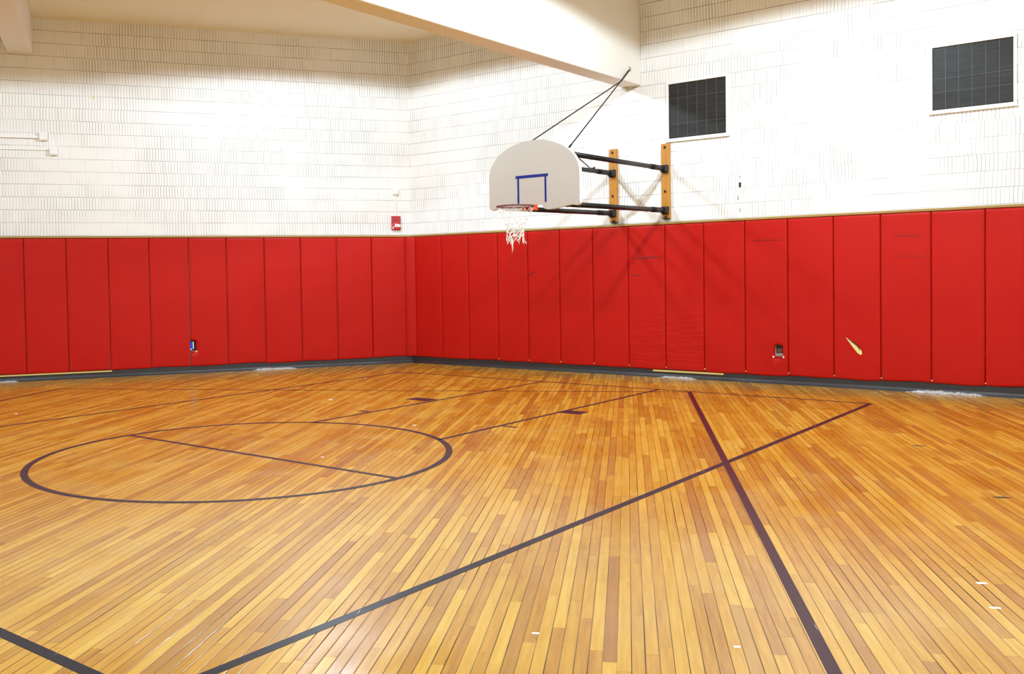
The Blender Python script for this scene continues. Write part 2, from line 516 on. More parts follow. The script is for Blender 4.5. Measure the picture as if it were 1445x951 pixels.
# lane blocks and hash marks
strip('lane_block', (3.44, -3.70), (3.44, -3.92), 0.36, M['navy'], 'dark lane block beside the far lane line')
strip('lane_block', (5.66, -3.66), (5.66, -3.88), 0.26, M['navy'], 'dark lane block beside the near lane line')
strip('lane_hash', (3.46, -4.99), (3.64, -4.99), 0.05, M['navy'], 'short hash mark by the far lane line')
strip('lane_hash', (5.54, -4.99), (5.72, -4.99), 0.05, M['navy'], 'short hash mark by the near lane line')
# maroon volleyball rectangle, laid at an angle
V0 = Vector((5.965, -1.40, 0)); V1 = Vector((-1.925, -5.72, 0))
ay = Vector((math.sin(PA), -math.cos(PA), 0))
q = V0 + ay * 14
strip('volleyball_sideline', V0[:2], q[:2], 0.058, M['maroon'], 'maroon line running from the right wall toward the camera')
q = V1 + ay * 11
strip('volleyball_sideline', V1[:2], q[:2], 0.05, M['maroon'], 'maroon line beside the left wall')
strip('volleyball_end_line', V1[:2], V0[:2], 0.045, M['maroon'], 'thin maroon line crossing the far end of the lane')
# dark gouges
for (x, y, a, l, w) in ((9.265, -3.9, 0.3, 0.075, 0.03), (10.189, -5.647, 0.5, 0.075, 0.03)):
    bm = BM()
    k = 9
    pts = [Vector((x + math.cos(t) * l * random.uniform(.55, 1) * math.cos(a) - math.sin(t) * w * random.uniform(.5, 1) * math.sin(a),
                   y + math.cos(t) * l * random.uniform(.55, 1) * math.sin(a) + math.sin(t) * w * random.uniform(.5, 1) * math.cos(a), Z0)) for t in [2 * math.pi * i / k for i in range(k)]]
    add_prism(bm, pts, Vector((0, 0, 0.0008)))
    obj('gouge', bm, M['hole'], parent=FLOOR, label='dark gouge in the boards at the right')

# ------------------------------------------------------------------ wall pads
R_SEAMS = [0.10, 0.696, 1.29, 1.909, 2.519, 3.128, 3.735, 4.347, 4.954, 5.556, 6.163, 6.761, 7.363, 7.948, 8.54, 9.132, 9.735, 10.338, 10.94, 11.54, 12.14]
L_SEAMS = [0.10, 0.726, 1.362, 1.998, 2.625, 3.263, 3.884, 4.512, 5.146, 5.782, 6.408, 7.04, 7.67, 8.30]
ORD = ['first', 'second', 'third', 'fourth', 'fifth', 'sixth', 'seventh', 'eighth', 'ninth', 'tenth', 'eleventh', 'twelfth', 'thirteenth', 'fourteenth', 'fifteenth', 'sixteenth', 'seventeenth', 'eighteenth', 'nineteenth', 'twentieth', 'twenty-first', 'twenty-second']

def pad_cover(fr, s0, s1, z0, z1, hole=None, wr=False, slit=None):
    """padded cover: pillowed front with rolled edges, rectangular cut-out if hole=(s0,s1,z0,z1)"""
    rnd = random.Random(int(s0 * 1000) + (7 if fr is FL else 0))
    g = 0.003
    s0 += g; s1 -= g
    w, h = s1 - s0, z1 - z0
    us = [0, .004, .012, .025, .05] + [i * w / 8 for i in range(1, 8)] + [w - .05, w - .025, w - .012, w - .004, w]
    if w < 0.2: us = [0, .004, .012, w / 2, w - .012, w - .004, w]
    us = sorted(u for u in us if 0 <= u <= w)
    vs = [0, .004, .012, .025, .05] + [i * h / 14 for i in range(1, 14)] + [h - .05, h - .025, h - .012, h - .004, h]
    if hole:
        us = sorted([u for u in us if min(abs(u - (hole[0] - s0)), abs(u - (hole[1] - s0))) > 0.008] + [hole[0] - s0, hole[1] - s0])
        vs = sorted([v for v in vs if min(abs(v - (hole[2] - z0)), abs(v - (hole[3] - z0))) > 0.02] + [hole[2] - z0, hole[3] - z0])
    bul = rnd.uniform(0.002, 0.006)
    sag = [rnd.uniform(-.008, .006) for _ in range(4)]
    def edge(e):                                   # rolled edge depth
        r = 0.022
        if e >= r: return 0.0
        return r - math.sqrt(max(0, r * r - (r - e) ** 2))
    bm = BM()
    G = {}
    for i, u in enumerate(us):
        for j, v in enumerate(vs):
            e = edge(min(u, w - u)) * 0.75 + edge(min(v, h - v))
            d = -min(0.022, e) + bul * math.sin(math.pi * u / w) * math.sin(math.pi * v / h) ** .5
            if wr:
                d += 0.006 * math.sin(v * 34 + 5 * (u / w - .5) ** 2 * 4) * max(0, 1 - v / 1.25) * (0.4 + 0.6 * math.sin(math.pi * u / w))
            zz = z0 + v
            f = max(0, 1 - v / 0.35)
            zz += f * (sag[0] + sag[1] * math.sin(math.pi * u / w) + sag[2] * math.sin(2 * math.pi * u / w)) * 1.0
            G[i, j] = bm.verts.new(W(fr, s0 + u, d, zz))
    def inhole(i, j):
        if not hole: return False
        um = s0 + (us[i] + us[i + 1]) / 2; vm = z0 + (vs[j] + vs[j + 1]) / 2
        return hole[0] < um < hole[1] and hole[2] < vm < hole[3]
    nu, nv = len(us), len(vs)
    for i in range(nu - 1):
        for j in range(nv - 1):
            if not inhole(i, j):
                bm.faces.new((G[i, j], G[i + 1, j], G[i + 1, j + 1], G[i, j + 1]))
    # sides back to the backing board
    per = [(i, 0) for i in range(nu)] + [(nu - 1, j) for j in range(1, nv)] + [(i, nv - 1) for i in range(nu - 2, -1, -1)] + [(0, j) for j in range(nv - 2, 0, -1)]
    back = []
    for (i, j) in per:
        p = G[i, j].co.copy()
        back.append(bm.verts.new(p + fr[1] * (-0.038 - (p - W(fr, 0, 0, 0)).dot(fr[1]))))
    for k in range(len(per)):
        a, b = G[per[k]], G[per[(k + 1) % len(per)]]
        bm.faces.new((a, b, back[(k + 1) % len(per)], back[k]))
    if hole:
        idx = [(i, j) for i in range(nu) for j in range(nv)]
        hs = [i for i, u in enumerate(us) if hole[0] - 1e-6 <= s0 + u <= hole[1] + 1e-6]
        hv = [j for j, v in enumerate(vs) if hole[2] - 1e-6 <= z0 + v <= hole[3] + 1e-6]
        ring = [(i, hv[0]) for i in hs] + [(hs[-1], j) for j in hv[1:]] + [(i, hv[-1]) for i in hs[::-1][1:]] + [(hs[0], j) for j in hv[::-1][1:-1]]
        bk = []
        for (i, j) in ring:
            p = G[i, j].co.copy()
            bk.append(bm.verts.new(p + fr[1] * (-0.038 - p.dot(fr[1]))))
        for k in range(len(ring)):
            bm.faces.new((G[ring[k]], bk[k], bk[(k + 1) % len(ring)], G[ring[(k + 1) % len(ring)]]))
    return bm

HOLE_R = (6.575, 6.690, 0.385, 0.540)
HOLE_L = (3.792, 3.876, 0.375, 0.552)
PAD_AT = []
def pads(fr, seams, side, hole, wrinkled):
    ztop = 2.264
    for k in range(len(seams) - 1):
        s0, s1 = seams[k], seams[k + 1]
        zb = 0.122 if fr is FL else 0.117 + 0.0004 * k
        mid = (s0 + s1) / 2
        has = hole and s0 < (hole[0] + hole[1]) / 2 < s1
        if side == 'right':
            lab = 'red vinyl pad on the right wall, %s from the corner' % ORD[k]
            if has: lab += ', with outlet cut-out'
            if s0 < 7.62 < s1: lab += ', with torn cover'
        else:
            lab = 'red vinyl pad on the left wall, %s from the corner' % ORD[k]
            if has: lab += ', with outlet cut-out'
        t = empty('wall_pad', W(fr, mid, -0.02, zb), lab, 'wall pad', 'red pads along the %s wall' % side)
        wr = k in wrinkled
        PAD_AT.append((fr is FR, s0, s1, t))
        obj('cover', pad_cover(fr, s0, s1, zb, ztop, hole if has else None, wr), M['red_wr'] if wr else M['red'], t, loc=W(fr, mid, -0.02, 0), smooth=True)
        bm = BM()
        if has:
            a0, a1, b0, b1 = hole
            fbox(bm, fr, (s0 + .012, a0), (-0.049, -0.038), (zb + .004, ztop - .006))
            fbox(bm, fr, (a1, s1 - .012 if s1 - .012 > a1 + .003 else a1 + .004), (-0.049, -0.038), (zb + .004, ztop - .006))
            fbox(bm, fr, (a0, a1), (-0.049, -0.038), (zb + .004, b0))
            fbox(bm, fr, (a0, a1), (-0.049, -0.038), (b1, ztop - .006))
        else:
            fbox(bm, fr, (s0 + .012, s1 - .012), (-0.049, -0.038), (zb + .004, ztop - .006))
        obj('backing_board', bm, M['ply'], t)
        if side == 'right' and k >= 3:
            bm = BM()
            r2 = random.uniform(.004, .009)
            fbox(bm, fr, (s0 - .002, s0 + .012), (-0.012, -0.002), (zb + .028, zb + .036 + r2), 0.003, 2)
            obj('corner_tab', bm, M['foam'], t, label='small pale tab at the bottom corner')
        if s0 < 7.62 < s1 and side == 'right':
            # torn cover with foam showing
            def leaf(w0, d, lift):
                bm = BM()
                a = Vector((7.523, 0, 0.668)); b = Vector((7.712, 0, 0.452))
                t_ = (b - a); n_ = Vector((t_.z, 0, -t_.x)).normalized()
                pts = []
                N = 10
                prof = [0.1, .22, .34, .46, .58, .7, .82, .92, 1.0, .9, .35]
                up = [a + t_ * (i / N) - n_ * w0 * prof[i] * .62 for i in range(N + 1)]
                dn = [a + t_ * (i / N) + n_ * w0 * prof[i] * .38 for i in range(N + 1)]
                loop = up + dn[::-1]
                return bm, [Vector((p.x, d, p.z)) for p in loop]
            bm, lp = leaf(0.058, -0.006, 0)
            add_prism(bm, [Vector((p.x, -0.0085, p.z)) for p in lp], Vector((0, 0.006, 0)))
            obj('exposed_foam', bm, M['foam'], t, label='pale yellow foam showing through a tear')
            bm = BM()
            a = Vector((7.545, -0.010, 0.655)); b = Vector((7.700, -0.010, 0.500))
            add_tube(bm, [a, a.lerp(b, .3) + Vector((.008, 0, .006)), a.lerp(b, .7) + Vector((.014, 0, .012)), b], [.002, .007, .007, .003], 8)
            obj('foam_crease', bm, M['brown'], t, label='dark crease in the torn foam')
            bm = BM()
            a = Vector((7.520, -0.008, 0.672)); b = Vector((7.745, -0.008, 0.475))
            add_tube(bm, [a, a.lerp(b, .35) + Vector((.024, -.003, .020)), a.lerp(b, .75) + Vector((.026, -.004, .022)), b], [.002, .006, .006, .003], 8)
            obj('torn_flap', bm, M['red'], t, label='curled edge of the torn cover')
pads(FR, R_SEAMS, 'right', HOLE_R, {7, 8})
pads(FL, L_SEAMS, 'left', HOLE_L, set())

# narrow pad across the corner
a_ = DL * 0.100; b_ = Vector((0.100, 0, 0)); e_ = (b_ - a_).normalized(); n_ = Vector((e_.y, -e_.x, 0))
if n_.dot(Vector((1, -1, 0))) < 0: n_ = -n_
FC = (e_, n_, a_)
wd = (b_ - a_).length
t = empty('wall_pad', W(FC, wd / 2, -0.02, 0.117), 'narrow red vinyl pad set across the corner where the two padded walls meet', 'wall pad', 'red pads across the corner')
obj('cover', pad_cover(FC, -0.012, wd + 0.012, 0.117, 2.264), M['red'], t, loc=W(FC, wd / 2, -0.02, 0), smooth=True)
bm = BM(); fbox(bm, FC, (.03, wd - .03), (-0.049, -0.038), (0.121, 2.258)); obj('backing_board', bm, M['ply'], t)

# scuff marks on the pads (dark rubber streaks): parts of wall pads would be too many, kept in the vinyl

# dark rubber streaks on some right wall pads
def scuff(sa, za, sb, zb, w):
    for right, s0, s1, t in PAD_AT:
        if right and s0 < sa < s1:
            sb = min(sb, s1 - .03)
            bm = BM(); k = 8
            pu = []; pd = []
            for i in range(k + 1):
                f = i / k; hh = w / 2 * (0.25 + .75 * math.sin(math.pi * f)) * random.uniform(.6, 1.1)
                s_ = sa + (sb - sa) * f; z_ = za + (zb - za) * f + .008 * math.sin(math.pi * f)
                pu.append(W(FR, s_, .0075, z_ + hh)); pd.append(W(FR, s_, .0075, z_ - hh))
            add_prism(bm, pu + pd[::-1], FR[1] * -.004)
            obj('scuff_mark', bm, M['scuff'], t, label='dark rubber scuff streak')
            return
scuff(4.44, 1.768, 4.915, 1.785, .022)
scuff(4.375, 1.517, 4.60, 1.514, .012)
scuff(2.535, 1.552, 2.693, 1.597, .016)
scuff(6.26, 1.977, 6.68, 1.972, .007)
scuff(8.09, 1.985, 8.46, 1.945, .009)
scuff(8.12, 1.714, 8.48, 1.704, .006)

# outlets in the cut-outs
t = empty('electrical_outlet', W(FR, 6.632, WALL_D, 0.46), 'brown electrical outlet in a cut-out of a right wall pad', 'outlet')
bm = BM(); fbox(bm, FR, (6.583, 6.684), (WALL_D, -0.040), (0.388, 0.537), 0.003); obj('cover_plate', bm, M['dark'], t)
bm = BM(); fbox(bm, FR, (6.598, 6.670), (-0.040, -0.032), (0.425, 0.49), 0.006); obj('receptacle', bm, M['brown'], t, label='brown receptacle')
bm = BM(); fbox(bm, FR, (6.588, 6.679), (-0.040, -0.034), (0.390, 0.420), 0.003); obj('lower_plate', bm, M['plate'], t, label='grey green lower edge of the plate')
for s in (6.612, 6.655):
    bm = BM(); fbox(bm, FR, (s - .006, s + .006), (-0.034, -0.031), (0.402, 0.410), 0.001); obj('screw', bm, M['hole'], t)
t = empty('trim_strip', W(FR, 6.632, 0.004, 0.375), 'short red strip with white end screws under the right wall outlet cut-out', 'strip')
bm = BM(); fbox(bm, FR, (6.565, 6.70), (0.003, 0.010), (0.366, 0.383), 0.003); obj('strip_body', bm, M['red'], t)
for s in (6.563, 6.702):
    bm = BM(); fbox(bm, FR, (s - .011, s + .011), (0.003, 0.015), (0.362, 0.388), 0.005); obj('end_screw', bm, M['white'], t, label='white screw head')
t = empty('electrical_outlet', W(FL, 3.835, WALL_D, 0.46), 'blue outlet box with a white edge in a cut-out of a left wall pad', 'outlet')
bm = BM(); fbox(bm, FL, (3.845, 3.888), (WALL_D, -0.012), (0.405, 0.532), 0.003); obj('box', bm, M['bluebox'], t, label='bright blue box')
bm = BM(); fbox(bm, FL, (3.829, 3.844), (WALL_D, -0.010), (0.41, 0.530), 0.002); obj('edge_strip', bm, M['white'], t, label='white edge')
bm = BM(); fbox(bm, FL, (3.862, 3.888), (-0.012, -0.008), (0.388, 0.418), 0.002); obj('tab', bm, M['ltblue'], t, label='pale blue tab')
bm = BM(); fbox(bm, FL, (3.79, 3.875), (WALL_D, -0.046), (0.38, 0.55)); obj('back_plate', bm, M['hole'], t)
t = empty('trim_strip', W(FL, 3.83, 0.004, 0.365), 'tiny pale strip at the bottom of the left wall outlet cut-out', 'strip')
bm = BM(); fbox(bm, FL, (3.775, 3.806), (0.003, 0.012), (0.356, 0.371), 0.003); obj('screw', bm, M['white'], t)
bm = BM(); fbox(bm, FL, (3.825, 3.872), (0.003, 0.010), (0.355, 0.367), 0.003); obj('strip_body', bm, M['red'], t)

# yellow battens on the baseboard below the pads
bm = BM(); fbox(bm, FL, (5.13, 8.2), (-0.020, 0.000), (0.092, 0.1125), 0.002, 1)
obj('wood_batten', bm, M['batten'], loc=W(FL, 5.13, 0, 0.1), label='long yellow wooden batten under the pads on the left wall', cat='batten')
bm = BM(); fbox(bm, FR, (4.745, 5.84), (-0.020, 0.000), (0.085, 0.108), 0.002, 1)
obj('wood_batten', bm, M['batten'], loc=W(FR, 4.745, 0, 0.1), label='short yellow wooden batten under the pads on the right wall', cat='batten')

# peeling silver tape along the foot of the baseboards
def tape(fr, s0, s1, h, label):
    bm = BM()
    n = max(6, int((s1 - s0) / 0.02)); rows = []
    for i in range(n + 1):
        s = s0 + (s1 - s0) * i / n
        tp = min(1, 6 * i / n, 6 * (n - i) / n)
        hh = h * tp * random.uniform(.6, 1.1) + .004
        r = []
        for k, (d, z) in enumerate(((0.030, 0.0005), (0.020, 0.004), (0.013, hh * .6), (-0.006, hh))):
            r.append(bm.verts.new(W(fr, s + random.uniform(-.004, .004), d + random.uniform(-.004, .006) + .004, max(0.0005, z + random.uniform(-.002, .004)))))
        rows.append(r)
    for a, b in zip(rows, rows[1:]):
        for k in range(3): bm.faces.new((a[k], b[k], b[k + 1], a[k + 1]))
    r = bmesh.ops.solidify(bm, geom=bm.faces[:], thickness=0.0015)
    obj('tape_strip', bm, M['tape'], loc=W(fr, (s0 + s1) / 2, 0.01, 0), label=label, cat='tape', group='crumpled silver tape along the baseboards')
tape(FR, 8.25, 9.15, 0.030, 'long crumpled silver tape strip at the foot of the baseboard at far right')
tape(FR, 4.83, 5.45, 0.022, 'silver tape strip on the baseboard foot below the short yellow batten')
tape(FL, 2.10, 2.88, 0.026, 'crumpled silver tape strip at the foot of the left wall baseboard')
tape(FL, 6.52, 6.95, 0.024, 'silver tape strip on the floor edge at the left picture border')

# scraps on the floor
def scrap(x, y, l, w, ang, label, group=None, mat='paper', name='tape_scrap', cat='tape scrap'):
    bm = BM()
    k = 8
    pts = []
    for i in range(k):
        tt = 2 * math.pi * i / k
        a, b = math.cos(tt), math.sin(tt)
        q = max(abs(a), abs(b))
        a, b = a / q * l / 2 * random.uniform(.8, 1), b / q * w / 2 * random.uniform(.8, 1)
        pts.append(Vector((x + a * math.cos(ang) - b * math.sin(ang), y + a * math.sin(ang) + b * math.cos(ang), 0.0001)))
    add_prism(bm, pts, Vector((0, 0, 0.0016)))
    return obj(name, bm, M[mat], loc=(x, y, 0), label=label, cat=cat, group=group)
scrap(10.412, -7.727, .055, .03, R(30), 'white tape scrap on the boards at right, farther one of two', 'white tape scraps at right')
scrap(10.53, -8.081, .055, .022, R(30), 'white tape scrap on the boards at right, nearer one of two', 'white tape scraps at right')
scrap(9.759, -9.227, .03, .02, R(30), 'small white tape scrap near the foreground end of the maroon line')
scrap(8.995, -9.60, .035, .02, R(30), 'small white tape scrap at the bottom centre edge')
scrap(2.456, -4.454, .055, .055, 0.2, 'white paper dot on the floor beyond the circle', mat='paper', name='paper_scrap', cat='paper scrap')
scrap(1.086, -2.369, .035, .035, 0.2, 'tiny pale paper dot near the wall corner', mat='paper', name='paper_scrap', cat='paper scrap')
scrap(4.732, -5.454, .045, .03, 0.9, 'white paper scrap between the lane lines near the circle', mat='paper', name='paper_scrap', cat='paper scrap')
scrap(5.212, -7.252, .03, .025, 0.4, 'tiny white paper scrap inside the circle near the free throw line', mat='paper', name='paper_scrap', cat='paper scrap')
scrap(0.117, -7.406, .035, .03, 0.1, 'tiny white paper scrap at far left near the sideline', mat='paper', name='paper_scrap', cat='paper scrap')

# ------------------------------------------------------------------ high windows in the right wall
def window(name, s0, s1, z0, z1, label):
    fr = FR
    bm = BM()
    fw = 0.034
    fbox(bm, fr, (s0, s1), (WALL_D - .002, WALL_D + .03), (z1 - fw, z1), 0.004, 1)
    fbox(bm, fr, (s0, s1), (WALL_D - .002, WALL_D + .03), (z0, z0 + fw), 0.004, 1)
    fbox(bm, fr, (s0, s0 + fw), (WALL_D - .002, WALL_D + .03), (z0 + fw, z1 - fw), 0.004, 1)
    fbox(bm, fr, (s1 - fw, s1), (WALL_D - .002, WALL_D + .03), (z0 + fw, z1 - fw), 0.004, 1)
    win = obj(name, bm, M['frame'], kind='structure', loc=W(fr, s0, WALL_D, z0), label=label)
    bm = BM(); fbox(bm, fr, (s0 + fw - .004, s1 - fw + .004), (WALL_D - .001, WALL_D + .004), (z0 + fw - .004, z1 - fw + .004))
    obj('mesh_screen', bm, M['screen'], win, loc=W(fr, s0, WALL_D, z0), label='dark wire mesh screen')
    bm = BM()
    for k in range(1, 6):
        s = s0 + fw + (s1 - s0 - 2 * fw) * k / 6
        fbox(bm, fr, (s - .003, s + .003), (WALL_D + .004, WALL_D + .010), (z0 + fw, z1 - fw))
    for q in ((.30, .5) if 'far' in label else (.72, .28)):
        z = z0 + (z1 - z0) * q
        fbox(bm, fr, (s0 + fw, s1 - fw), (WALL_D + .004, WALL_D + .009), (z - .0022, z + .0022))
    obj('grid_wires', bm, M['wire'], win, loc=W(fr, s0, WALL_D, z0))
    bm = BM(); fbox(bm, fr, (s0 - .012, s1 + .012), (WALL_D, WALL_D + .04), (z0 - .014, z0 + .002), 0.003, 1)
    obj('sill', bm, M['frame'], win, loc=W(fr, s0, WALL_D, z0))
window('window_1', 4.990, 5.936, 3.482, 4.345, 'dark screened window beside the deep beam')
window('window_2', 8.520, 9.462, 3.472, 4.310, 'dark screened window at the far right')

# small holes and patches left by a removed fitting (parts of the wall)
for (s, z, w, h) in ((6.086, 2.880, .016, .016), (6.086, 2.770, .034, .072)):
    bm = BM(); fbox(bm, FR, (s - w / 2, s + w / 2), (WALL_D - .004, WALL_D + .0015), (z - h / 2, z + h / 2), 0.001, 1)
    obj('wall_hole', bm, M['hole'], WR, label='small dark hole in the wall')
for (s, z) in ((6.06, 2.59), (6.085, 2.42)):
    bm = BM(); fbox(bm, FR, (s - .012, s + .012), (WALL_D, WALL_D + .006), (z - .03, z + .03), 0.003, 1)
    obj('screw_anchor', bm, M['plate'], WR)

# ------------------------------------------------------------------ boxes, raceways, alarm on the left wall
def jbox(s, z, w, label):
    t = empty('junction_box', W(FL, s, WALL_D, z - w / 2), label, 'junction box')
    bm = BM(); fbox(bm, FL, (s - w / 2 - .004, s + w / 2 - .004), (WALL_D, WALL_D + .05), (z - w / 2 - .012, z + w / 2 - .006), 0.004); obj('back_box', bm, M['frame'], t)
    bm = BM(); fbox(bm, FL, (s - w / 2, s + w / 2), (WALL_D + .05, WALL_D + .062), (z - w / 2, z + w / 2), 0.004); obj('cover', bm, M['white'], t)
    return t
def raceway(s, z, hw, hz, d, label):
    bm = BM(); fbox(bm, FL, s, (WALL_D, WALL_D + d), (z[0], z[1]), 0.003, 1)
    return obj('cable_raceway', bm, M['white'], loc=W(FL, s[0], WALL_D, z[0]), label=label, cat='raceway')
jbox(6.070, 3.886, 0.118, 'upper white junction box on the left wall')
jbox(5.925, 3.655, 0.112, 'lower white junction box on the left wall')
jbox(0.262, 3.082, 0.095, 'white junction box above the red fire alarm')
raceway((6.13, 9.0), (3.848, 3.892), 0, 0, .035, 'upper white cable raceway leading left from the upper junction box')
raceway((5.982, 9.0), (3.662, 3.680), 0, 0, .020, 'thin white cable conduit leading left from the lower junction box')
raceway((0.245, 0.277), (2.64, 3.034), 0, 0, .022, 'short vertical white raceway between box and fire alarm')
t = empty('fire_alarm', W(FL, 0.258, WALL_D, 2.39), 'red fire alarm pull station above the pads by the corner', 'fire alarm')
bm = BM()
prof = [(2.400, .030), (2.400, .055), (2.425, .064), (2.47, .060), (2.52, .050), (2.642, .050), (2.642, 0.0), (2.392, 0.0)]
add_prism(bm, [W(FL, 0.180, WALL_D + d, z) for z, d in prof], FL[0] * 0.160)
obj('housing', bm, M['alarm'], t)
bm = BM(); add_prism(bm, [W(FL, s, WALL_D + .052, z) for s, z in ((.187, 2.452), (.187, 2.486), (.285, 2.506), (.298, 2.448))], FL[1] * 0.016)
obj('pull_handle', bm, M['white'], t, label='white pull handle')
bm = BM(); add_prism(bm, [W(FL, s, WALL_D + .068, z) for s, z in ((.245, 2.464), (.245, 2.482), (.272, 2.485), (.272, 2.462))], FL[1] * 0.002)
obj('handle_mark', bm, M['plate'], t)
bm = BM(); fbox(bm, FL, (.250, .283), (WALL_D + .049, WALL_D + .053), (2.545, 2.585), .002); obj('key_window', bm, M['brown'], t, label='dark square window')
bm = BM(); fbox(bm, FL, (.318, .334), (WALL_D + .055, WALL_D + .067), (2.410, 2.450), .003); obj('hinge', bm, M['white'], t)

# a small plug in the left wall
bm = BM(); fbox(bm, FL, (5.29, 5.315), (WALL_D, WALL_D + .006), (4.515, 4.555), 0.003)
obj('wall_plug', bm, M['batten'], WL, label='small ochre plug in the wall')

# ------------------------------------------------------------------ the basketball hoop
BX, BY = 4.535, -2.85                                    # board centre, front face
HOOP = empty('basketball_hoop', (BX, -0.03, 2.34), 'wall-mounted basketball hoop with a fan-shaped tan backboard and white net', 'basketball hoop')
def board_outline():
    pts = []
    hw = 0.685; zlo, zs, zt = 2.438, 2.815, 3.268
    # right bottom corner (rounded), up the side, arc, down the side, bottom edge with two lips and a notch
    def arc(cx, cz, r, a0, a1, n):
        return [(cx + r * math.cos(R(a0 + (a1 - a0) * i / n)), cz + r * math.sin(R(a0 + (a1 - a0) * i / n))) for i in range(n + 1)]
    pts += arc(hw - .05, zlo + .02, .05, -80, 0, 5)
    N = 36
    for i in range(N + 1):
        a = math.pi * i / N
        c, s = math.cos(a), math.sin(a)
        e = 0.97
        pts.append((hw * math.copysign(abs(c) ** e, c), zs + (zt - zs) * abs(s) ** e))
    pts += arc(-hw + .05, zlo + .02, .05, 180, 260, 5)
    left = [(-0.57, 2.424), (-0.45, 2.405), (-0.36, 2.390), (-0.28, 2.382), (-0.21, 2.382), (-0.165, 2.398), (-0.145, 2.432), (-0.12, 2.450)]
    pts += left + [(-x, z) for x, z in left[::-1]]
    return pts
OL = board_outline()
bm = BM(); add_prism(bm, [Vector((BX + x, BY, z)) for x, z in OL], Vector((0, 0.008, 0)))
BOARD = obj('backboard', bm, M['board'], HOOP, label='tan fan-shaped backboard')
# flange behind
bm = BM()
n = len(OL)
def inset(o, k):
    return [(x * k, 2.84 + (z - 2.84) * k) for x, z in o]
IN = inset(OL, 0.955)
ring = []
for (x, z), (xi, zi) in zip(OL, IN):
    ring.append([bm.verts.new(Vector((BX + a, y, b))) for a, b, y in ((x, z, BY + .008), (x, z, BY + .060), (xi, zi, BY + .060), (xi, zi, BY + .008))])
for i in range(n):
    for k in range(4):
        bm.faces.new((ring[i][k], ring[i][(k + 1) % 4], ring[(i + 1) % n][(k + 1) % 4], ring[(i + 1) % n][k]))
obj('edge_flange', bm, M['boardedge'], BOARD, label='white rolled edge of the backboard')
# blue target: top bar overhanging two legs
bm = BM(); add_prism(bm, [Vector((BX + x, BY - .0015, z)) for x, z in ((-0.262, 2.795), (0.232, 2.795), (0.232, 2.832), (-0.262, 2.832))], Vector((0, 0.0014, 0)))
obj('target_bar', bm, M['blue'], BOARD, label='blue tape bar above the rim')
for x0 in (-0.236, 0.178):
    bm = BM(); add_prism(bm, [Vector((BX + x, BY - .0013, z)) for x, z in ((x0, 2.475), (x0 + .028, 2.475), (x0 + .028, 2.797), (x0, 2.797))], Vector((0, 0.0012, 0)))
    obj('target_stripe', bm, M['blue'], BOARD, label='blue upright tape stripe')
# rim
RZ, RR = 2.415, 0.2286
RCN = Vector((BX - 0.01, BY - 0.15 - RR, RZ))
bm = BM(); add_ring(bm, RCN, RR, 0.011, 56, 10)
RIM = obj('rim', bm, M['rimdark'], HOOP, smooth=True, label='dark red rim')
for i in range(12):
    a = 2 * math.pi * i / 12
    c = RCN + Vector((math.cos(a) * RR, math.sin(a) * RR, -0.014))
    bm = BM(); add_tube(bm, [c + Vector((0, 0, .004)), c + Vector((0, 0, -.012))], .004, 6)
    obj('net_hook', bm, M['rimdark'], RIM)
bm = BM()
xbox(bm, (BX - .085, BX + .075), (BY - .006, BY - .0005), (2.375, 2.445), .003)
xbox(bm, (BX - .075, BX + .065), (BY - .155, BY - .004), (2.408, 2.428), .004)
xbox(bm, (BX - .075, BX - .060), (BY - .145, BY - .004), (2.380, 2.41), .002)
xbox(bm, (BX + .050, BX + .065), (BY - .145, BY - .004), (2.380, 2.41), .002)
obj('rim_bracket', bm, M['rim'], RIM, label='bright orange rim bracket')
# net
rnd = random.Random(3)
bm = BM()
lev = [(0.0, RR), (-.085, .185), (-.165, .145), (-.23, .118), (-.285, .108), (-.335, .105), (-.385, .106), (-.425, .112)]
NP = {}
for j, (dz, rr) in enumerate(lev):
    for i in range(12):
        a = 2 * math.pi * (i + (.5 if j % 2 else 0)) / 12
        jit = .012 if j > 1 else (.006 if j else 0)
        NP[i, j] = RCN + Vector((math.cos(a) * rr + rnd.uniform(-jit, jit), math.sin(a) * rr + rnd.uniform(-jit, jit), dz - .012 + rnd.uniform(-jit, jit)))
for j in range(len(lev) - 1):
    for i in range(12):
        r = .0023 if j < 2 else (.0034 if j == 2 else .0052)
        if j % 2 == 0: nb = (NP[i, j + 1], NP[(i - 1) % 12, j + 1])
        else: nb = (NP[i, j + 1], NP[(i + 1) % 12, j + 1])
        for q in nb:
            if j >= 5 and rnd.random() < .18: continue
            m = NP[i, j].lerp(q, .5) + Vector((rnd.uniform(-.004, .004), rnd.uniform(-.004, .004), -.004))
            add_tube(bm, [NP[i, j], m, q], r, 6)
for i in range(12):
    if rnd.random() < .6:
        p = NP[i, 7]
        add_tube(bm, [p, p + Vector((rnd.uniform(-.02, .02), rnd.uniform(-.02, .02), -.03))], [.007, .004], 6)
obj('net', bm, M['net'], HOOP, smooth=True, label='tangled white cord net')
bm = BM()
p = RCN + Vector((-.055, -.02, -.40))
add_tube(bm, [p, p + Vector((.012, 0, -.05)), p + Vector((.02, 0, -.11)), p + Vector((.012, 0, -.17))], [.012, .012, .009, .003], 7)
add_tube(bm, [p + Vector((-.01, .01, 0.02)), p + Vector((.006, .01, -.05)), p + Vector((.025, 0, -.10))], [.006, .006, .004], 7)
obj('loose_strand', bm, M['net'], HOOP, smooth=True, label='loose net strand hanging below')
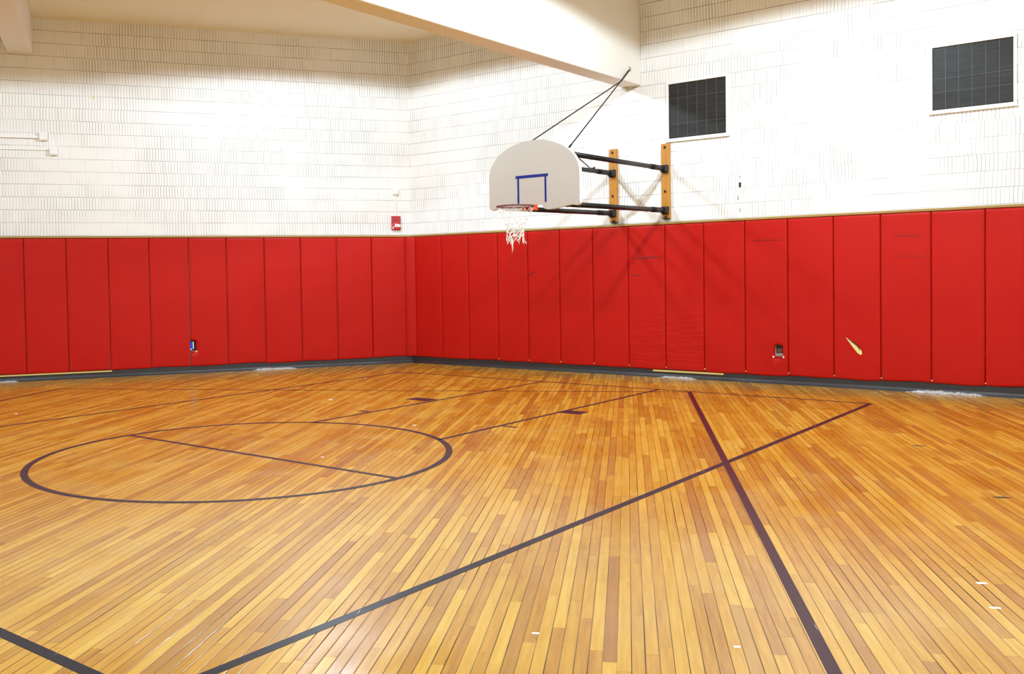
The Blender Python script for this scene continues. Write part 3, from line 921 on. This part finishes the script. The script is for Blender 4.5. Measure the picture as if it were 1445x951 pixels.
# wall posts
for x, z0, z1 in ((4.110, 2.335, 3.455), (4.978, 2.350, 3.452)):
    bm = BM(); xbox(bm, (x - .064, x + .064), (-0.002, 0.05), (z0, z1), .004, 2)
    xbox(bm, (x + .012, x + .018), (-0.006, -0.001), (z0 + .12, z1 - .08), .001, 1)
    P_ = obj('wall_post', bm, M['post'], HOOP, loc=(x, 0.02, z0), label='varnished orange wooden post')
    for z in (z1 - .055, z0 + .40):
        bm = BM(); xbox(bm, (x - .018, x + .012), (-0.014, -0.001), (z - .018, z + .018), .003); obj('bolt', bm, M['dark'], P_)
    bm = BM(); xbox(bm, (x - .012, x + .030), (-0.03, -0.001), (z0 - .02, z0 + .035), .004); xbox(bm, (x - .05, x + .06), (-0.006, 0.04), (z0 - .010, z0 + .006), .003)
    obj('foot_bracket', bm, M['dark'], P_)
# support tubes with hinged clamps
ends = {}
for x, xp in ((4.115, 4.110), (4.985, 4.978)):
    for zb, zw, nm in ((2.432, 2.472, 'lower'), (3.068, 3.082, 'upper')):
        a = Vector((x, -0.05, zw)); b = Vector((x + (.03 if (nm == 'lower') else .01) * (1 if x > 4.5 else 0), BY + .062, zb))
        bm = BM(); add_tube(bm, [a, a.lerp(b, .5), b], .034, 18)
        add_tube(bm, [a.lerp(b, .06), a.lerp(b, .16)], .039, 18)
        T = obj('support_tube', bm, M['black'], HOOP, smooth=False, label='black steel support tube')
        for p in T.data.polygons:
            p.use_smooth = len(p.vertices) == 4
        bm = BM(); xbox(bm, (x - .05, x + .05), (-0.055, -0.002), (zw - .06, zw + .055), .006)
        xbox(bm, (x - .042, x + .046), (-0.11, -0.045), (zw - .045, zw + .045), .008)
        obj('clamp', bm, M['dark'], T)
        hp = .050 if nm == 'upper' else .036
        bm = BM(); xbox(bm, (b.x - hp, b.x + hp), (BY + .055, BY + .070), (zb - hp, zb + hp), .004)
        obj('end_plate', bm, M['black'], T)
        ends[x > 4.5, nm] = (a, b)
# diagonal brace between the two upper tubes
def on(key, t_): return ends[key][0].lerp(ends[key][1], t_)
p = on((True, 'upper'), .905); q = on((False, 'upper'), .245)
bm = BM(); add_tube(bm, [p + Vector((0, 0, -.02)), q + Vector((0, 0, .045))], .010, 10)
add_tube(bm, [q + Vector((0, 0, .03)), q + Vector((0, .16, .045))], .008, 8)
add_tube(bm, [q + Vector((0, .16, .03)), q + Vector((0, .16, .062))], .013, 8)
obj('diagonal_brace', bm, M['black'], HOOP, label='thin black diagonal brace')
# suspension cables
AN = Vector((4.573, -.31, 4.54))
kn = AN + (on((True, 'upper'), .99) - AN) * .16
for key in (False, True):
    e = on((key, 'upper'), .985) + Vector((0, 0, .05))
    bm = BM(); add_tube(bm, [kn, e], .009, 8)
    add_tube(bm, [e + (kn - e) * .06, e + (kn - e) * .001], [.014, .014], 8)
    C_ = obj('suspension_cable', bm, M['black'], HOOP, label='black suspension cable to the beam')
    bm = BM(); xbox(bm, (e.x - .03, e.x + .03), (e.y - .02, e.y + .02), (e.z - .055, e.z + .008), .006); obj('eye_bolt', bm, M['black'], C_)
bm = BM(); add_tube(bm, [kn, AN + Vector((.004, 0, 0))], .013, 8)
obj('cable_link', bm, M['black'], HOOP)
bm = BM(); bmesh.ops.create_icosphere(bm, subdivisions=2, radius=.026, matrix=Matrix.Translation(AN + Vector((.006, .005, .01))))
xbox(bm, (AN.x, AN.x + .012), (AN.y - .02, AN.y + .03), (AN.z - .02, AN.z + .05), .003)
obj('anchor_plate', bm, M['steel'], HOOP, label='steel anchor on the beam side')
# thin tan lines crossing between the posts, built as tubes, two each way
cz = lambda a, b, t_, sag: Vector((a[0] + (b[0] - a[0]) * t_, 0.030, a[1] + (b[1] - a[1]) * t_ - sag * 4 * t_ * (1 - t_)))
for a, b, sag, r in (((4.19, 2.99), (4.80, 2.47), .075, .0042), ((4.19, 2.99), (4.66, 2.47), .06, .0042),
                     ((4.90, 2.99), (4.41, 2.44), .07, .005), ((4.90, 2.96), (4.32, 2.40), .03, .0042)):
    bm = BM(); add_tube(bm, [cz(a, b, i / 12, sag) for i in range(13)], r, 6)
    obj('cross_line', bm, M['cord'], HOOP, smooth=True, label='thin tan line crossing behind the tubes')

# ------------------------------------------------------------------ lamps
def lamp(x, y, z, power, size=166, blend=0.05, rad=0.15, col=(0.80, 0.955, 1.09)):
    L = bpy.data.lights.new('high_bay_lamp', 'SPOT')
    L.energy = power; L.spot_size = R(size); L.spot_blend = blend; L.shadow_soft_size = rad; L.color = col
    o = bpy.data.objects.new('high_bay_lamp', L); COL.objects.link(o)
    o.location = (x, y, z)
    return o
LAMPS = [(1.9, -3.7, 5.5, 620), (7.4, -3.3, 5.5, 620), (13.0, -3.6, 5.5, 460),
         (0.4, -9.6, 5.5, 480), (7.6, -9.0, 5.5, 540), (13.0, -9.4, 5.5, 460), (2.2, -14.6, 5.5, 320), (8.6, -14.8, 5.5, 440)]
for a in LAMPS: lamp(*a)
w = bpy.data.worlds.new('world'); SC.world = w; w.use_nodes = True
w.node_tree.nodes['Background'].inputs[0].default_value = (0.9, 0.95, 1, 1)
w.node_tree.nodes['Background'].inputs[1].default_value = 0.0

# ------------------------------------------------------------------ camera
cam = bpy.data.cameras.new('camera')
co = bpy.data.objects.new('camera', cam); COL.objects.link(co)
YAW, PITCH, ROLL = CAMROT = (-0.679747, -0.027456, -0.016906)
fw = Vector((math.sin(YAW) * math.cos(PITCH), math.cos(YAW) * math.cos(PITCH), math.sin(PITCH)))
r0 = Vector((math.cos(YAW), -math.sin(YAW), 0)); u0 = r0.cross(fw)
r1 = r0 * math.cos(ROLL) + u0 * math.sin(ROLL); u1 = -r0 * math.sin(ROLL) + u0 * math.cos(ROLL)
mt = Matrix((r1, u1, -fw)).transposed().to_4x4()
mt.translation = Vector((11.32864, -13.08626, 1.58451))
co.matrix_world = mt
cam.sensor_fit = 'HORIZONTAL'; cam.sensor_width = 36
cam.lens = 1354.477 / 1445 * 36
cam.shift_x = (722.5 - 626.608) / 1445
cam.shift_y = (424.358 - 475.5) / 1445
cam.clip_start = 0.05; cam.clip_end = 100
SC.camera = co

# ------------------------------------------------------------------ colour management
SC.view_settings.view_transform = 'Standard'
SC.view_settings.look = 'None'
SC.view_settings.exposure = 0.0
SC.view_settings.gamma = 1.0
SC.view_settings.use_curve_mapping = False
SC.cycles.max_bounces = 10
SC.cycles.diffuse_bounces = 6
SC.cycles.glossy_bounces = 4
